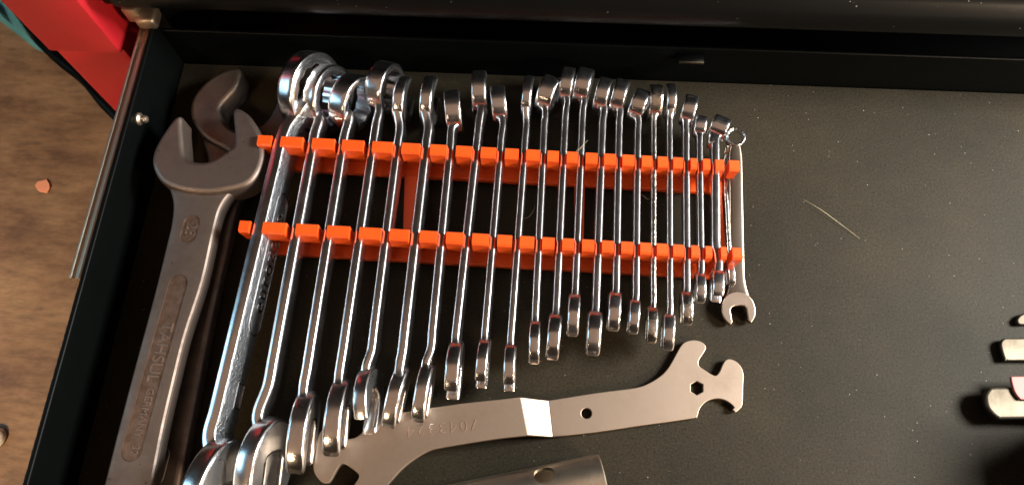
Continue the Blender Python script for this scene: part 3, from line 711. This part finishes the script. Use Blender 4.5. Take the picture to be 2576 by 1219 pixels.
hp = P(1367, 1184, 2 * Rt - 3); hd = (Vector((0, 0, 1)) - pr * .75).normalized()
hc_ = Vector((hp.x, hp.y, 0)); k_ = (hc_ - e1).dot(axd); cen = e1 + axd * k_
vs, fs = lathe([(4.6, 2), (4.6, 20)], cen, hd, 28); cu_ = build('cut', vs, fs, TUBE); cut(tube, [cu_])

# ================================================================== steel ends at the right edge
def rp_(pts): return [(2348 + .33 * x, 704.4 + .33 * y, *k) for x, y, *k in pts]
def edge_piece(name, pts, z0, h, mat, label, cat, r=.6):
    w_ = [tuple(P(x, y, z0 + h)[:2]) + tuple(k) for x, y, *k in rp_(pts)]
    vs, fs = prism(smooth_poly(w_, 4), [(0, r * .4), (r * .5, 0), (h - r, 0), (h - r * .45, r * .22), (h - r * .12, r * .6), (h, r * 1.2)], O=Vector((0, 0, z0)))
    o = build(name, vs, fs, mat, None, 45); c = P(*rp_([pts[0]])[0][:2], z0); recenter(o, (c.x, c.y, z0)); o['label'] = label; o['category'] = cat; return o
edge_piece('key_tip', [(638, 305), (642, 290), (660, 268), (690, 252), (760, 240), (900, 235, 1), (900, 330, 1), (760, 332), (690, 338), (655, 335), (642, 322)], .1, 3.0, BRIGHT, 'small rounded steel tip, topmost of the pieces cut by the right edge', 'tool tip')
edge_piece('steel_bar', [(514, 485), (520, 462), (536, 446), (560, 440), (690, 439), (1000, 436, 1), (1000, 612, 1), (690, 612), (556, 612), (545, 600), (530, 560), (518, 515)], 1.5, 2.6, BRIGHT, 'flat pale steel bar end with slanted tip at the right edge', 'steel bar')
rb = edge_piece('rounded_bar', [(396, 895), (402, 860), (425, 826), (455, 812), (600, 811), (1000, 808, 1), (1000, 1055, 1), (700, 1056), (530, 1058), (500, 1055), (450, 1018), (408, 960)], 6.0, 3.4, BRIGHT, 'wide rounded steel handle end, lowest of the pieces at the right edge', 'tool handle', 1.1)
edge_piece('pink_tag', [(592, 734, 1), (640, 731), (1000, 728, 1), (1000, 915, 1), (700, 910), (655, 895), (622, 850), (605, 800), (596, 765)], 9.6, 1.6, PINK, 'pink coated tag lying on the wide rounded steel handle end', 'tag', .4)

gp = Vector(rb.location) / MM
g_ = box('shadow_block', (246, -80, .2), (380, 72, 60), BLACKPAINT, None, 6, 4);  # unseen block added off frame to throw the shadow around the rounded bar
for v in g_.data.vertices: v.co -= rb.location
g_.parent = rb
# hairs and lint
def hair(name, pts, r, label, cat='hair', mat=FIBRE):
    cp = curve_pts([Vector(p) for p in pts], 8); st = []
    for i, p in enumerate(cp):
        q = (cp[min(i + 1, len(cp) - 1)] - cp[max(i - 1, 0)]).normalized(); s = q.cross(Z)
        s = s.normalized() if s.length > .05 else Vector((1, 0, 0)); f = i / (len(cp) - 1); k = r * (1 - .6 * abs(2 * f - 1))
        st.append((p, s.cross(q).normalized() * k, s * k, 1))
    vs, fs = loft(st, 6); o = build(name, vs, fs, mat); c = cp[0]; recenter(o, c); o['label'] = label; o['category'] = cat
hair('hair', [P(2022, 502, .6), P(2060, 524, 2.0), P(2105, 556, 1.4), P(2163, 600, .4)], .11, 'long pale bristle lying on the liner right of the rack')
hair('lint', [P(1479, 352, 22), P(1462, 370, 24), P(1447, 383, 23), P(1440, 395, 22.5)], .10, 'thin lint thread between two prongs of the far rack bar', 'lint')
hair('lint', [P(1345, 515, 1), P(1342, 530, 3), P(1330, 545, 4), P(1312, 552, 1)], .10, 'curled lint thread on the dark liner below the far rack bar', 'lint')
hair('lint', [P(1607, 488, 3), P(1618, 492, 5), P(1628, 500, 6), P(1652, 496, 4)], .10, 'short lint thread hanging at the right half of the far rack bar', 'lint')

# dust and crumbs
def specks(name, n, place, smin, smax, label, cat, mat):
    vs = []; fs = []
    for _ in range(n):
        c = place(); r = random.uniform(smin, smax); a0 = random.random() * 6.28; b = len(vs)
        k = random.uniform(.35, 1)
        for j in range(5): a = a0 + j * 1.2566; q = r * random.uniform(.7, 1.2); vs.append(c + Vector((math.cos(a) * q, math.sin(a) * q * k, 0)))
        vs.append(c + Z * r * .7)
        for j in range(5): fs.append((b + j, b + (j + 1) % 5, b + 5))
        fs.append(tuple(b + j for j in reversed(range(5))))
    o = build(name, vs, fs, mat); o['kind'] = 'stuff'; o['label'] = label; o['category'] = cat
DUST = simple('dust', (.34, .31, .25), .8, c2=(.50, .47, .40), nscale=400)
specks('dust', 260, lambda: Vector((random.uniform(-210, 300), random.uniform(20, 245), .02)), .10, .34, 'pale dust specks and crumbs scattered over the liner', 'dust', DUST)
specks('dust', 150, lambda: Vector((random.uniform(-200, 300), 240.5 + random.uniform(-.6, 2.0), 0)) if False else (lambda t: Vector((random.uniform(-215, 290), 237.5 + t * 8.5, 68 + t * 14.2)))(random.random()), .10, .30, 'white dust specks on the black drawer front above', 'dust', DUST)
